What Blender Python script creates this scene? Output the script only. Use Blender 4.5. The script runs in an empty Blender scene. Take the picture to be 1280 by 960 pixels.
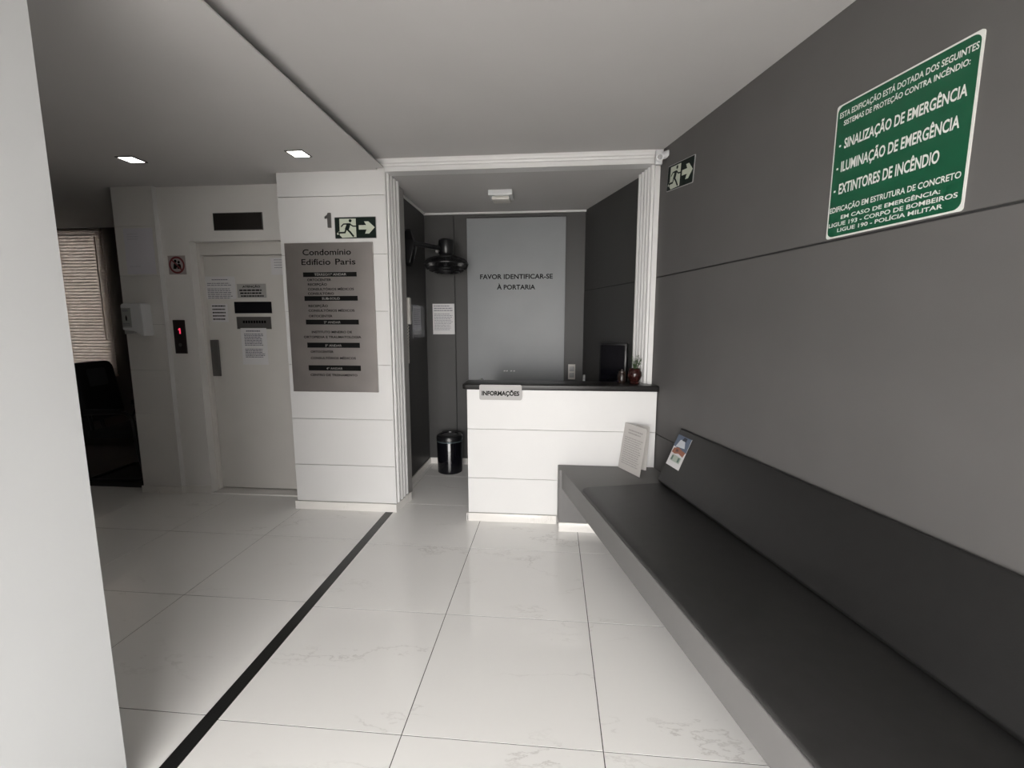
import bpy, bmesh, math, random
from mathutils import Vector, Matrix

# ------------------------------------------------------------------ camera, sky, exposure
S = bpy.context.scene
COL = S.collection
CAM_H, FOCAL_PX, HORIZON = 1.5, 563.0, 404.0
PITCH = math.atan((480.0 - HORIZON) / FOCAL_PX)
YAW = math.atan(51.0 / math.hypot(FOCAL_PX, 480.0 - HORIZON))
cam_data = bpy.data.cameras.new('camera')
cam_data.sensor_width = 36.0
cam_data.lens = FOCAL_PX / 1280.0 * 36.0
cam_data.clip_start = 0.02
cam = bpy.data.objects.new('camera', cam_data)
COL.objects.link(cam)
cam.location = (0, 0, CAM_H)
cam.rotation_euler = (math.pi / 2 - PITCH, 0, YAW)
S.camera = cam

world = bpy.data.worlds.new('overcast_sky')
S.world = world
world.use_nodes = True
bg = world.node_tree.nodes['Background']
bg.inputs['Color'].default_value = (1.0, 0.975, 0.95, 1)
bg.inputs['Strength'].default_value = 15.4

S.view_settings.view_transform = 'Standard'
S.view_settings.look = 'None'
S.view_settings.gamma = 1.0
S.view_settings.use_curve_mapping = False
S.view_settings.exposure = 0.0

# daylight comes in through the open front behind the camera: a sampling portal, gives off no light itself
pd = bpy.data.lights.new('entrance_portal', 'AREA')
pd.shape = 'RECTANGLE'; pd.size = 2.3; pd.size_y = 2.05
pd.cycles.is_portal = True
portal = bpy.data.objects.new('entrance_portal', pd)
COL.objects.link(portal)
portal.location = (-.19, -1.65, 1.025)
portal.rotation_euler = (math.pi / 2, 0, 0)   # points to +Y

# ------------------------------------------------------------------ materials
MATS = {}
def mat(name, color, rough=0.5, metal=0.0, var=0.0, scale=8.0, bump=0.0, emit=None, estr=0.0, spec=0.5, coat=0.0):
    if name in MATS: return MATS[name]
    m = bpy.data.materials.new(name); m.use_nodes = True
    nt = m.node_tree; b = nt.nodes['Principled BSDF']
    b.inputs['Base Color'].default_value = (*color, 1)
    b.inputs['Roughness'].default_value = rough
    b.inputs['Metallic'].default_value = metal
    b.inputs['Specular IOR Level'].default_value = spec
    b.inputs['Coat Weight'].default_value = coat
    if emit:
        b.inputs['Emission Color'].default_value = (*emit, 1)
        b.inputs['Emission Strength'].default_value = estr
    if var or bump:
        tc = nt.nodes.new('ShaderNodeTexCoord')
        n = nt.nodes.new('ShaderNodeTexNoise'); n.inputs['Scale'].default_value = scale
        n.inputs['Detail'].default_value = 5
        nt.links.new(tc.outputs['Object'], n.inputs['Vector'])
        if var:
            r = nt.nodes.new('ShaderNodeValToRGB')
            lo = [max(0, c * (1 - var)) for c in color]; hi = [min(1, c * (1 + var)) for c in color]
            r.color_ramp.elements[0].color = (*lo, 1); r.color_ramp.elements[0].position = .3
            r.color_ramp.elements[1].color = (*hi, 1); r.color_ramp.elements[1].position = .7
            nt.links.new(n.outputs['Fac'], r.inputs['Fac'])
            nt.links.new(r.outputs['Color'], b.inputs['Base Color'])
        if bump:
            n2 = nt.nodes.new('ShaderNodeTexNoise'); n2.inputs['Scale'].default_value = scale * 12
            nt.links.new(tc.outputs['Object'], n2.inputs['Vector'])
            bp = nt.nodes.new('ShaderNodeBump'); bp.inputs['Strength'].default_value = bump
            bp.inputs['Distance'].default_value = 0.002
            nt.links.new(n2.outputs['Fac'], bp.inputs['Height'])
            nt.links.new(bp.outputs['Normal'], b.inputs['Normal'])
    MATS[name] = m
    return m

def marble(name, base, vein, rough, vscale=1.0):
    m = bpy.data.materials.new(name); m.use_nodes = True
    nt = m.node_tree; b = nt.nodes['Principled BSDF']; L = nt.links.new
    b.inputs['Roughness'].default_value = rough
    tc = nt.nodes.new('ShaderNodeTexCoord'); oi = nt.nodes.new('ShaderNodeObjectInfo')
    mul = nt.nodes.new('ShaderNodeVectorMath'); mul.operation = 'MULTIPLY_ADD'
    comb = nt.nodes.new('ShaderNodeCombineXYZ')
    for k in range(3): L(oi.outputs['Random'], comb.inputs[k])
    mul.inputs[1].default_value = (37.0, 61.0, 23.0)
    L(comb.outputs[0], mul.inputs[0]); L(tc.outputs['Object'], mul.inputs[2])
    mp = nt.nodes.new('ShaderNodeMapping'); mp.inputs['Rotation'].default_value = (0, 0, math.radians(-55))
    mp.inputs['Scale'].default_value = (.8 * vscale, 2.2 * vscale, 1.0)
    L(mul.outputs[0], mp.inputs['Vector'])
    n = nt.nodes.new('ShaderNodeTexNoise'); n.inputs['Scale'].default_value = 1.5
    n.inputs['Detail'].default_value = 7; n.inputs['Roughness'].default_value = .62; n.inputs['Distortion'].default_value = .12
    L(mp.outputs[0], n.inputs['Vector'])
    s = nt.nodes.new('ShaderNodeMath'); s.operation = 'SUBTRACT'; s.inputs[1].default_value = .5
    a = nt.nodes.new('ShaderNodeMath'); a.operation = 'ABSOLUTE'
    L(n.outputs['Fac'], s.inputs[0]); L(s.outputs[0], a.inputs[0])
    r = nt.nodes.new('ShaderNodeValToRGB')
    r.color_ramp.elements[0].position = 0.0; r.color_ramp.elements[0].color = (1, 1, 1, 1)
    r.color_ramp.elements[1].position = 0.010; r.color_ramp.elements[1].color = (0, 0, 0, 1)
    L(a.outputs[0], r.inputs['Fac'])
    n2 = nt.nodes.new('ShaderNodeTexNoise'); n2.inputs['Scale'].default_value = 1.9; n2.inputs['Detail'].default_value = 3
    L(mp.outputs[0], n2.inputs['Vector'])
    r2 = nt.nodes.new('ShaderNodeValToRGB')
    r2.color_ramp.elements[0].position = .50; r2.color_ramp.elements[0].color = (0, 0, 0, 1)
    r2.color_ramp.elements[1].position = .75; r2.color_ramp.elements[1].color = (.62, .62, .62, 1)
    L(n2.outputs['Fac'], r2.inputs['Fac'])
    mm = nt.nodes.new('ShaderNodeMath'); mm.operation = 'MULTIPLY'
    L(r.outputs['Color'], mm.inputs[0]); L(r2.outputs['Color'], mm.inputs[1])
    cl = nt.nodes.new('ShaderNodeMath'); cl.operation = 'MULTIPLY_ADD'; cl.inputs[1].default_value = .035
    L(r2.outputs['Color'], cl.inputs[0]); L(mm.outputs[0], cl.inputs[2])
    mx = nt.nodes.new('ShaderNodeMix'); mx.data_type = 'RGBA'; mx.clamp_factor = True
    mx.inputs['A'].default_value = (*base, 1); mx.inputs['B'].default_value = (*vein, 1)
    L(cl.outputs[0], mx.inputs['Factor']); L(mx.outputs['Result'], b.inputs['Base Color'])
    MATS[name] = m
    return m

WHITE = mat('white_paint', (.72, .705, .685), .55, var=.02, scale=3, bump=.05)
PANEL = mat('white_lacquer_panel', (.70, .695, .69), .38, var=.015, scale=3)
CEIL = mat('ceiling_paint', (.54, .527, .522), .8, var=.02, scale=2)
BENCH = mat('bench_grey_paint', (.158, .154, .152), .55, var=.04, scale=3, bump=.08)
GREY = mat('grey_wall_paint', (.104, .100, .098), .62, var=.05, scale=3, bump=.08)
CHAR = mat('dark_alcove_grey', (.052, .051, .050), .5, var=.05, scale=3, bump=.08)  # darker than the grey wall; on the right alcove wall it paints in shade
JOINT = mat('grey_panel_joint', (.42, .41, .40), .7)
GROOVE = mat('dark_joint', (.03, .03, .03), .8)
TILE = marble('polished_marble_tile', (.88, .87, .85), (.46, .44, .41), .07)
MBASE = marble('marble_skirting', (.78, .76, .73), (.45, .42, .38), .15, 3.0)
GROUT = mat('grey_grout', (.06, .057, .054), .9)
BLACKSTRIP = mat('black_granite_strip', (.012, .012, .012), .25, var=.3, scale=60)
GRANITE = mat('black_granite', (.012, .011, .011), .3, var=.15, scale=90, spec=.3)
VINYL = mat('charcoal_vinyl', (.012, .0117, .0115), .5, var=.1, scale=20, bump=.15)
SEATV = mat('lightened_seat_vinyl', (.030, .0295, .029), .5, var=.1, scale=20, bump=.15)  # backrest's vinyl lightened: light on the upward seat is put into its colour
STEEL = mat('brushed_steel', (.42, .39, .375), .38, .85, var=.06, scale=5)
STEELD = mat('dark_steel', (.16, .155, .15), .4, .6)
ALU = mat('aluminium', (.5, .49, .48), .35, .8)
PRINT = mat('black_print', (.006, .006, .006), .6, spec=.1)
PRINTW = mat('grey_white_print', (.5, .49, .47), .5)
GREYPRINT = mat('grey_print', (.16, .16, .2), .6)
PAPER = mat('white_paper', (.68, .67, .68), .6, var=.02, scale=10)
DOORWHITE = mat('door_enamel', (.64, .62, .59), .4, var=.02, scale=3)
BLACK = mat('black_plastic', (.008, .008, .009), .3)
BLACKG = mat('gloss_black', (.004, .004, .006), .08)
FROST = mat('frosted_panel', (.235, .245, .256), .42, .0, var=.05, scale=2.5)
GREEN = mat('sign_green', (.006, .085, .04), .35)
SIGNW = mat('sign_white', (.72, .73, .70), .4)
SIGNDARK = mat('exit_sign_dark_green', (.005, .012, .009), .5, spec=.2)
GLOW = mat('luminescent_cream', (.56, .60, .50), .5)
RED = mat('prohibition_red', (.16, .02, .025), .5)
IVORY = mat('ivory_plastic', (.62, .60, .56), .35)
WPLAST = mat('white_plastic', (.66, .67, .68), .3)
GPLAST = mat('grey_plastic', (.34, .34, .34), .4)
OUTSIDE = mat('outside_paving', (.45, .44, .42), .8, var=.1, scale=2)

# ------------------------------------------------------------------ mesh helpers
def box(bm, x0, x1, y0, y1, z0, z1):
    vs = [bm.verts.new((x, y, z)) for z in (z0, z1) for y in (y0, y1) for x in (x0, x1)]
    for f in ((0, 2, 3, 1), (4, 5, 7, 6), (0, 1, 5, 4), (2, 6, 7, 3), (0, 4, 6, 2), (1, 3, 7, 5)):
        bm.faces.new([vs[i] for i in f])

def prism(bm, pts, h0, h1, axis='z'):
    """extrude a 2-D outline: axis z -> outline is (x,y); axis y -> outline is (x,z)"""
    def P(p, h): return (p[0], p[1], h) if axis == 'z' else (p[0], h, p[1])
    a = [bm.verts.new(P(p, h0)) for p in pts]; b = [bm.verts.new(P(p, h1)) for p in pts]
    bm.faces.new(a); bm.faces.new(b[::-1])
    n = len(pts)
    for i in range(n): bm.faces.new((a[i], b[i], b[(i + 1) % n], a[(i + 1) % n]))

def rrect(x0, x1, z0, z1, r, seg=5):
    out = []
    for cx, cz, a0 in ((x1 - r, z1 - r, 0), (x0 + r, z1 - r, 90), (x0 + r, z0 + r, 180), (x1 - r, z0 + r, 270)):
        for k in range(seg + 1):
            a = math.radians(a0 + 90 * k / seg); out.append((cx + r * math.cos(a), cz + r * math.sin(a)))
    return out

def circle(cx, cz, r, n=24): return [(cx + r * math.cos(2 * math.pi * k / n), cz + r * math.sin(2 * math.pi * k / n)) for k in range(n)]

def lathe(bm, prof, n=32, cx=0, cy=0):
    rings = []
    for r, z in prof:
        if r < 1e-6: rings.append([bm.verts.new((cx, cy, z))])
        else: rings.append([bm.verts.new((cx + r * math.cos(2 * math.pi * k / n), cy + r * math.sin(2 * math.pi * k / n), z)) for k in range(n)])
    for A, B in zip(rings, rings[1:]):
        for k in range(n):
            k2 = (k + 1) % n
            if len(A) == 1 and len(B) == 1: continue
            if len(A) == 1: bm.faces.new((A[0], B[k], B[k2]))
            elif len(B) == 1: bm.faces.new((A[k], B[0], A[k2]))
            else: bm.faces.new((A[k], B[k], B[k2], A[k2]))

def smooth_path(pts, sub=5, closed=False):
    P = [Vector(p) for p in pts]; n = len(P); out = []
    for i in range(n if closed else n - 1):
        p0 = P[(i - 1) % n] if closed or i else P[0]; p1 = P[i]; p2 = P[(i + 1) % n]
        p3 = P[(i + 2) % n] if closed or i + 2 < n else P[-1]
        for k in range(sub):
            t = k / sub
            out.append(.5 * ((2 * p1) + (p2 - p0) * t + (2 * p0 - 5 * p1 + 4 * p2 - p3) * t * t + (3 * p1 - p0 - 3 * p2 + p3) * t ** 3))
    if not closed: out.append(P[-1])
    return out

def tube(bm, pts, r, n=8, closed=False):
    P = [Vector(p) for p in pts]; rings = []; m = len(P)
    up = Vector((0, 0, 1))
    t0 = (P[1] - P[0]).normalized()
    if abs(t0.dot(up)) > .9: up = Vector((1, 0, 0))
    u = (up - t0 * up.dot(t0)).normalized()
    for i in range(m):
        if closed: t = (P[(i + 1) % m] - P[i - 1]).normalized()
        else: t = (P[min(i + 1, m - 1)] - P[max(i - 1, 0)]).normalized()
        u = (u - t * u.dot(t)).normalized(); v = t.cross(u)
        rings.append([bm.verts.new(P[i] + (u * math.cos(2 * math.pi * k / n) + v * math.sin(2 * math.pi * k / n)) * r) for k in range(n)])
    for i in range(m if closed else m - 1):
        A, B = rings[i], rings[(i + 1) % m]
        for k in range(n): bm.faces.new((A[k], A[(k + 1) % n], B[(k + 1) % n], B[k]))
    if not closed:
        bm.faces.new(rings[0][::-1]); bm.faces.new(rings[-1])

def obj(name, bm, m, parent=None, bevel=0, seg=2, smooth=False, label=None):
    if bevel:
        bmesh.ops.recalc_face_normals(bm, faces=bm.faces)
        ed = [e for e in bm.edges if len(e.link_faces) == 2 and e.calc_face_angle(0) > .5]
        bmesh.ops.bevel(bm, geom=ed, offset=bevel, segments=seg, profile=.5, affect='EDGES')
    bmesh.ops.recalc_face_normals(bm, faces=bm.faces)
    me = bpy.data.meshes.new(name); bm.to_mesh(me); bm.free()
    if smooth:
        for p in me.polygons: p.use_smooth = True
        if smooth != 'all':
            me.set_sharp_from_angle(angle=math.radians(40))
    me.materials.append(m)
    o = bpy.data.objects.new(name, me); COL.objects.link(o)
    if parent: o.parent = parent
    if label: o['label'] = label
    return o

def bx(name, m, dims, parent=None, bevel=0, seg=2, label=None):
    bm = bmesh.new(); box(bm, *dims); return obj(name, bm, m, parent, bevel, seg, smooth=bool(bevel), label=label)

def pz(name, m, pts, y0, y1, parent=None, bevel=0, label=None):
    bm = bmesh.new(); prism(bm, pts, y0, y1, 'y'); return obj(name, bm, m, parent, bevel, label=label)

def tag(o, label, cat, group=None, kind=None):
    o['label'] = label
    if cat: o['category'] = cat
    if group: o['group'] = group
    if kind: o['kind'] = kind
    return o

def thing(name, label, cat, loc=(0, 0, 0), rz=0.0, group=None, kind=None, tilt=0.0):
    o = bpy.data.objects.new(name, None); COL.objects.link(o)
    o.empty_display_size = .1
    o.location = loc; o.rotation_mode = 'XYZ'; o.rotation_euler = (0, tilt, rz)
    return tag(o, label, cat, group, kind)

def text(parent, s, x0, x1, z0, h, y, m, bold=0.0, name='lettering', label=None):
    """flat lettering facing -y, capitals h high, fitted between x0 and x1 (x1=None keeps natural width)"""
    cu = bpy.data.curves.new(name, 'FONT'); cu.body = s; cu.size = 1.0; cu.offset = bold; cu.resolution_u = 3
    t = bpy.data.objects.new('tmp', cu); COL.objects.link(t)
    dg = bpy.context.evaluated_depsgraph_get(); dg.update()
    me = bpy.data.meshes.new_from_object(t.evaluated_get(dg))
    bpy.data.objects.remove(t); bpy.data.curves.remove(cu)
    xs = [v.co.x for v in me.vertices]; lo, hi = min(xs), max(xs)
    cap = .73 + 2 * bold
    sz = h / cap
    sx = sz if x1 is None else (x1 - x0) / (hi - lo)
    for v in me.vertices:
        v.co = Vector((x0 + (v.co.x - lo) * sx, y, z0 + v.co.y * sz))
    me.materials.clear(); me.materials.append(m)
    me.name = name
    o = bpy.data.objects.new(name, me); COL.objects.link(o); o.parent = parent
    if label: o['label'] = label
    return o

def stroke(bm, pts, w, y):
    """flat thick polyline in the xz plane"""
    for (ax, az), (bx_, bz) in zip(pts, pts[1:]):
        d = Vector((bx_ - ax, bz - az)); l = d.length or 1; nx, nz = -d.y / l * w / 2, d.x / l * w / 2
        ex, ez = d.x / l * w * .3, d.y / l * w * .3
        vs = [bm.verts.new(p) for p in ((ax + nx - ex, y, az + nz - ez), (ax - nx - ex, y, az - nz - ez), (bx_ - nx + ex, y, bz - nz + ez), (bx_ + nx + ex, y, bz + nz + ez))]
        bm.faces.new(vs)

def poly(bm, pts, y): bm.faces.new([bm.verts.new((p[0], y, p[1])) for p in pts])

def print_lines(parent, x0, x1, z_list, h, y, m, seed=0, name='printed_lines'):
    """illegible small print: rows of short word marks"""
    rnd = random.Random(seed); bm = bmesh.new()
    for z in z_list:
        x = x0
        end = x1 - rnd.random() * (x1 - x0) * .18
        while x < end:
            w = (x1 - x0) * rnd.uniform(.06, .16)
            poly(bm, [(x, z), (min(x + w, end), z), (min(x + w, end), z + h), (x, z + h)], y)
            x += w + (x1 - x0) * .02
    o = obj(name, bm, m, parent); o['kind'] = 'stuff'
    return o

# ------------------------------------------------------------------ frame of the angled bench wall
ANG = math.atan2(-.969, .246)            # local x runs along the wall towards the camera, local -y into the room
W0 = Vector((.728, 3.35, 0))
Ux, Nn = Vector((.246, -.969, 0)), Vector((.969, .246, 0))
def wp(u, dist): p = W0 + Ux * u - Nn * dist; return (p.x, p.y)

# ------------------------------------------------------------------ floor
YO = -1.6                                # plane of the open entrance behind the camera
ZC, ZL, ZB = 2.67, 2.605, 2.605            # main ceiling, lobby ceiling, bulkhead
fl = bx('floor', GROUT, (-7.2, 2.4, YO, 5.2, -.2, -.0014))
tag(fl, 'polished white marble tile floor with faint grey veins', 'floor', kind='structure')
xl = [-7.17, -6.435, -5.70, -4.965, -4.23, -3.495, -2.762, -2.03, -1.317]
xr = [-1.257, -.536, .196, .93, 1.66, 2.39]
tile_cache = {}
def tile_mesh(w, d):
    k = (round(w, 3), round(d, 3))
    if k not in tile_cache:
        bm = bmesh.new(); g = .0019
        box(bm, -w / 2 + g, w / 2 - g, -d / 2 + g, d / 2 - g, -.0014, 0)
        me = bpy.data.meshes.new('tile'); bmesh.ops.recalc_face_normals(bm, faces=bm.faces)
        bm.to_mesh(me); bm.free(); me.materials.append(TILE); tile_cache[k] = me
    return tile_cache[k]
for cols, y00, py_ in ((xl, 1.442, .716), (xr, 1.426, .697)):
    ys = [y00 + py_ * k for k in range(-5, 6)]
    for x0, x1 in zip(cols, cols[1:]):
        for y0, y1 in zip(ys, ys[1:]):
            if x1 < -1.35 and y1 < 1.1: continue
            if y0 > 5.1: continue
            o = bpy.data.objects.new('tile', tile_mesh(x1 - x0, y1 - y0)); COL.objects.link(o)
            o.location = ((x0 + x1) / 2, (y0 + y1) / 2, 0); o.parent = fl
bx('tile', TILE, (-1.304, -1.2575, 3.362, 4.62, -.0014, 0), fl)
bx('inlay_strip', BLACKSTRIP, (-1.3165, -1.2575, -1.55, 3.352, -.0014, .0008), fl, label='black granite strip inlaid in the marble floor')
tag(bx('ground_outside', OUTSIDE, (-14, 14, -16, YO, -.3, -.02)), 'grey paving outside the open entrance', 'paving', kind='structure')

# ------------------------------------------------------------------ ceilings
tag(bx('ceiling', CEIL, (-1.95, 2.4, YO, 3.45, ZC, 2.80)), 'plain off-white plaster ceiling over the waiting bench', 'ceiling', kind='structure')
cl_ = thing('ceiling_lobby', 'lower floating ceiling section with two square downlights before the elevator', 'ceiling', (0, 0, 0), 0, kind='structure')
bx('ceiling_panel', CEIL, (-7.2, -1.222, YO, 3.314, ZL, ZL + .006), cl_)
bx('ceiling_panel', CEIL, (-7.2, -1.286, 3.314, 5.2, ZL, ZL + .006), cl_)
bx('panel_backing', CEIL, (-7.2, -1.95, YO, 5.2, ZL + .006, 2.80), cl_)
bx('panel_backing', CEIL, (-1.95, -1.45, 3.45, 5.2, ZL + .006, 2.80), cl_)
tag(bx('roof_slab', CEIL, (-7.4, 2.6, YO - .2, 5.3, 2.80, 2.95)), 'concrete roof slab above the ceilings', 'roof', kind='structure')

# ------------------------------------------------------------------ right wall with its wide panels
wr = thing('wall_right', 'grey painted wall of wide panels behind the long bench', 'wall', (W0.x, W0.y, 0), ANG, kind='structure')
bx('wall_core', GROOVE, (-.28, 5.15, .006, .2, 0, 2.80), wr)
for z0, z1 in ((0, .705), (.711, 1.816), (1.824, 2.80)):
    bx('wall_panel', GREY, (-.28, 5.15, 0, .006, z0, z1), wr, bevel=.0015, seg=1)

# ------------------------------------------------------------------ near pillar and hidden front walls
PX, PY = -1.342, 1.15
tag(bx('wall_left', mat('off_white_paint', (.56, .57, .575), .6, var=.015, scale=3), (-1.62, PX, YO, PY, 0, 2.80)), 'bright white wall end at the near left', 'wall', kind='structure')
tag(bx('wall_front', WHITE, (-7.2, -1.62, .95, PY, 0, 2.80)), 'white front wall of the elevator lobby', 'wall', kind='structure')
tag(bx('wall_daylight_blocker', WHITE, (.96, 2.4, YO - .2, YO, 0, 2.05)), 'unseen white wall added right of the open entrance to narrow the daylight', 'wall', kind='structure')  # unseen wall, added to keep daylight off the elevator side
tag(bx('wall_entrance', WHITE, (-1.62, 2.4, YO - .2, YO, 2.05, 2.80)), 'white header above the open entrance behind the viewer', 'wall', kind='structure')
tag(bx('wall_lobby_left', WHITE, (-7.35, -7.2, .95, 5.15, 0, 2.80)), 'white side wall of the dark waiting room', 'wall', kind='structure')

# ------------------------------------------------------------------ directory column (white panels) and alcove surround
wc = thing('wall_column', 'white panelled wall section carrying the steel directory board', 'wall', (0, 3.35, 0), 0, kind='structure')
bx('wall_core', JOINT, (-2.058, -1.242, .012, .45, 0, 2.80), wc)
zs = [.066, .373, .75, 1.18, 1.59, 2.01, 2.43, ZB]
for a, b in zip(zs, zs[1:]):
    bx('wall_panel', PANEL, (-2.06, -1.229, 0, .014, a + .0018, b - .0018 if b < ZB else b), wc, bevel=.0012, seg=1)
bx('top_panel', PANEL, (-1.284, -1.229, 0, .012, ZB, 2.79), wc)

def skirting(name, pts, label):
    bm = bmesh.new(); prism(bm, pts, 0, .066)
    return tag(obj(name, bm, MBASE, bevel=.0015), label, 'baseboard', kind='structure')
skirting('baseboard_column', [(-2.072, 3.335), (-1.226, 3.335), (-1.185, 3.60), (-1.20, 3.605), (-1.239, 3.349), (-2.072, 3.349)], 'white marble skirting around the foot of the directory wall')

# jambs with upright ribs
def jamb(name, a, b, body, outward, nrib, zt, label, r):
    t = thing(name, label, 'door jamb', (0, 0, 0), 0, kind='structure')
    z0 = .066 if name == 'trim_1' else 0
    bm = bmesh.new(); prism(bm, body, z0, zt); obj('jamb_core', bm, PANEL, t)
    A, B = Vector(a), Vector(b)
    for k in range(nrib):
        c = A.lerp(B, (k + .5) / nrib)
        bm = bmesh.new()
        d = (B - A).normalized(); nrm = Vector(outward)
        pts = [(c.x + d.x * r * math.cos(q) + nrm.x * r * .9 * math.sin(q), c.y + d.y * r * math.cos(q) + nrm.y * r * .9 * math.sin(q)) for q in [math.pi * j / 6 for j in range(7)]]
        prism(bm, pts, z0 + .002, zt - .002)
        obj('rib', bm, PANEL, t, smooth=True)
jamb('trim_1', (-1.229, 3.365), (-1.216, 3.60), [(-1.229, 3.352), (-1.216, 3.612), (-1.31, 3.612), (-1.31, 3.40)], (.998, -.05), 4, 2.59, 'white ribbed jamb left of the reception opening', .017)
jamb('trim_2', (.690, 3.362), (.630, 3.60), [(.692, 3.352), (.7265, 3.352), (.66, 3.61), (.632, 3.61)], (-.97, -.24), 5, 2.59, 'white ribbed jamb between reception opening and grey wall', .018)
# lintel with cornice
t = thing('trim_3', 'white lintel with thin cornice above the reception opening', 'lintel', (0, 3.35, 0), 0, kind='structure')
bx('lintel_board', PANEL, (-1.228, .722, .001, .10, 2.59, 2.80), t)
bm = bmesh.new()
prof = [(0, 2.622), (-.012, 2.624), (-.016, 2.636), (-.026, 2.640), (-.032, 2.652), (-.034, ZC - .001), (0, ZC - .001)]
va = [[bm.verts.new((x, p[0], p[1])) for p in prof] for x in (-1.282, .735)]
for k in range(len(prof)):
    k2 = (k + 1) % len(prof); bm.faces.new((va[0][k], va[0][k2], va[1][k2], va[1][k]))
bm.faces.new(va[0]); bm.faces.new(va[1][::-1])
obj('cornice', bm, PANEL, t)

# ------------------------------------------------------------------ reception alcove
YB = 4.62
tag(bx('ceiling_alcove', CEIL, (-1.45, .72, 3.45, 4.80, 2.592, 2.80)), 'white ceiling of the reception alcove', 'ceiling', kind='structure')
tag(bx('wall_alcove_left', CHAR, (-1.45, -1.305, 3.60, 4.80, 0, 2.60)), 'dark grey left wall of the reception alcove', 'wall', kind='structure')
wb = thing('wall_alcove_back', 'dark grey panelled back wall of the reception alcove', 'wall', (0, YB, 0), 0, kind='structure')
bx('wall_core', GROOVE, (-1.31, .38, .008, .15, 0, 2.60), wb)
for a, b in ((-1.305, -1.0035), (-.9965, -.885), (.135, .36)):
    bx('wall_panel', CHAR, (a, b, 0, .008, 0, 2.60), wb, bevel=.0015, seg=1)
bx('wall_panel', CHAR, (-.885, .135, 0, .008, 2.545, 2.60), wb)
A1, A2 = Vector((.655, 3.60, 0)), Vector((.300, 4.64, 0))
d12 = (A1 - A2); ang2 = math.atan2(d12.y, d12.x)
wa = thing('wall_alcove_right', 'right wall of the reception alcove with shade painted into its grey', 'wall', (A2.x, A2.y, 0), ang2, kind='structure')
LW = d12.length
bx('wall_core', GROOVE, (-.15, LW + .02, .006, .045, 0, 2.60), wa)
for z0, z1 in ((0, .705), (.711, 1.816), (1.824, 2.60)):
    bx('wall_panel', CHAR, (-.15, LW + .02, 0, .006, z0, z1), wa, bevel=.0015, seg=1)  # grey wall carries on here; its grazing shade is put into the colour
# thin white moulding under alcove ceiling
t = thing('trim_4', 'thin white moulding along the alcove ceiling edge', 'trim', (0, 0, 0), 0, kind='structure')
bx('moulding', PANEL, (-1.305, .33, 4.602, 4.62, 2.575, 2.592), t)
bx('moulding', PANEL, (-1.305, -1.289, 3.605, 4.602, 2.578, 2.592), t)
skirting('baseboard_alcove', [(-1.304, 3.61), (-1.290, 3.61), (-1.290, 4.606), (-.89, 4.606), (-.89, 4.619), (-1.304, 4.619)], 'marble skirting along the dark alcove walls')

# door with frosted panel at the back of the alcove
t = thing('door_1', 'pale frosted door at the back of the reception with black lettering', 'door', (0, YB, 0), 0, kind='structure')
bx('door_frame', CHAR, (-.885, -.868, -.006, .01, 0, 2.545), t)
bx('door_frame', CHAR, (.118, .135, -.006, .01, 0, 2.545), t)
bx('door_panel', FROST, (-.868, .118, -.012, .004, .01, 2.535), t, bevel=.002, seg=1)
text(t, 'FAVOR IDENTIFICAR-SE', -.737, -.006, 1.942, .050, -.0135, PRINT, .024)
text(t, 'À PORTARIA', -.567, -.18, 1.838, .050, -.0135, PRINT, .024)
bm = bmesh.new()
for x in (-.50, -.475, -.43, -.40): poly(bm, [(x, 1.005), (x + .018, 1.008), (x + .018, 1.018), (x, 1.016)], -.0135)
obj('worn_sticker', bm, PAPER, t)

# ------------------------------------------------------------------ elevator wall
YE = 3.60
we = thing('wall_back', 'off-white wall around the elevator door', 'wall', (0, YE, 0), 0, kind='structure')
bx('wall_section', WHITE, (-3.262, -3.01, 0, .25, 0, ZB), we)
bx('wall_section', WHITE, (-3.01, -2.058, 0, .25, 2.17, ZB), we)
bx('wall_section', GROOVE, (-3.45, -1.40, .26, .32, 0, 2.80), we)  # unseen dark wall added behind the door to stop sky light leaking in
wl = thing('wall_pier', 'off-white panelled pier left of the elevator door', 'wall', (0, 3.555, 0), 0, kind='structure')
bx('wall_core', JOINT, (-3.619, -3.26, .012, .25, 0, ZL), wl)
zs = [.06, .72, 1.10, 1.49, 1.892, 2.292, ZL]
for a, b in zip(zs, zs[1:]):
    bx('wall_panel', WHITE, (-3.62, -3.2585, 0, .014, a + (.0012 if a > .1 else 0), b - .0012), wl)
bx('corner_strip', PANEL, (-3.26, -3.257, .0, .045, .06, ZB), wl)
skirting('baseboard_back', [(-3.63, 3.543), (-3.247, 3.543), (-3.247, 3.588), (-3.012, 3.588), (-3.012, 3.5995), (-3.2565, 3.5995), (-3.2565, 3.5545), (-3.63, 3.5545)], 'marble skirting along the elevator wall')

# elevator door
t = thing('door_2', 'white swing elevator door with black viewing slot and posted notices', 'door', (0, 3.70, 0), 0, kind='structure')
bx('door_frame', DOORWHITE, (-3.0095, -2.984, -.03, .10, 0, 2.17), t, bevel=.003)
bx('door_frame', DOORWHITE, (-2.984, -2.06, -.03, .10, 2.07, 2.17), t, bevel=.003)
bx('threshold', MBASE, (-2.984, -2.06, -.12, .10, 0, .012), t)
leaf = bx('door_leaf', DOORWHITE, (-2.981, -2.06, 0, .045, .02, 2.066), t, bevel=.004)
bx('viewing_slot', BLACKG, (-2.728, -2.392, -.003, .02, 1.584, 1.682), leaf)
pl = bx('steel_plate', STEELD, (-2.718, -2.405, -.004, .02, 1.450, 1.555), leaf, bevel=.001, seg=1)
bm = bmesh.new()
for k in range(9): poly(bm, [(-2.66 + k * .024, 1.50), (-2.642 + k * .024, 1.50), (-2.642 + k * .024, 1.522), (-2.66 + k * .024, 1.522)], -.0055)
obj('printed_lines', bm, PRINT, pl)
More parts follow.
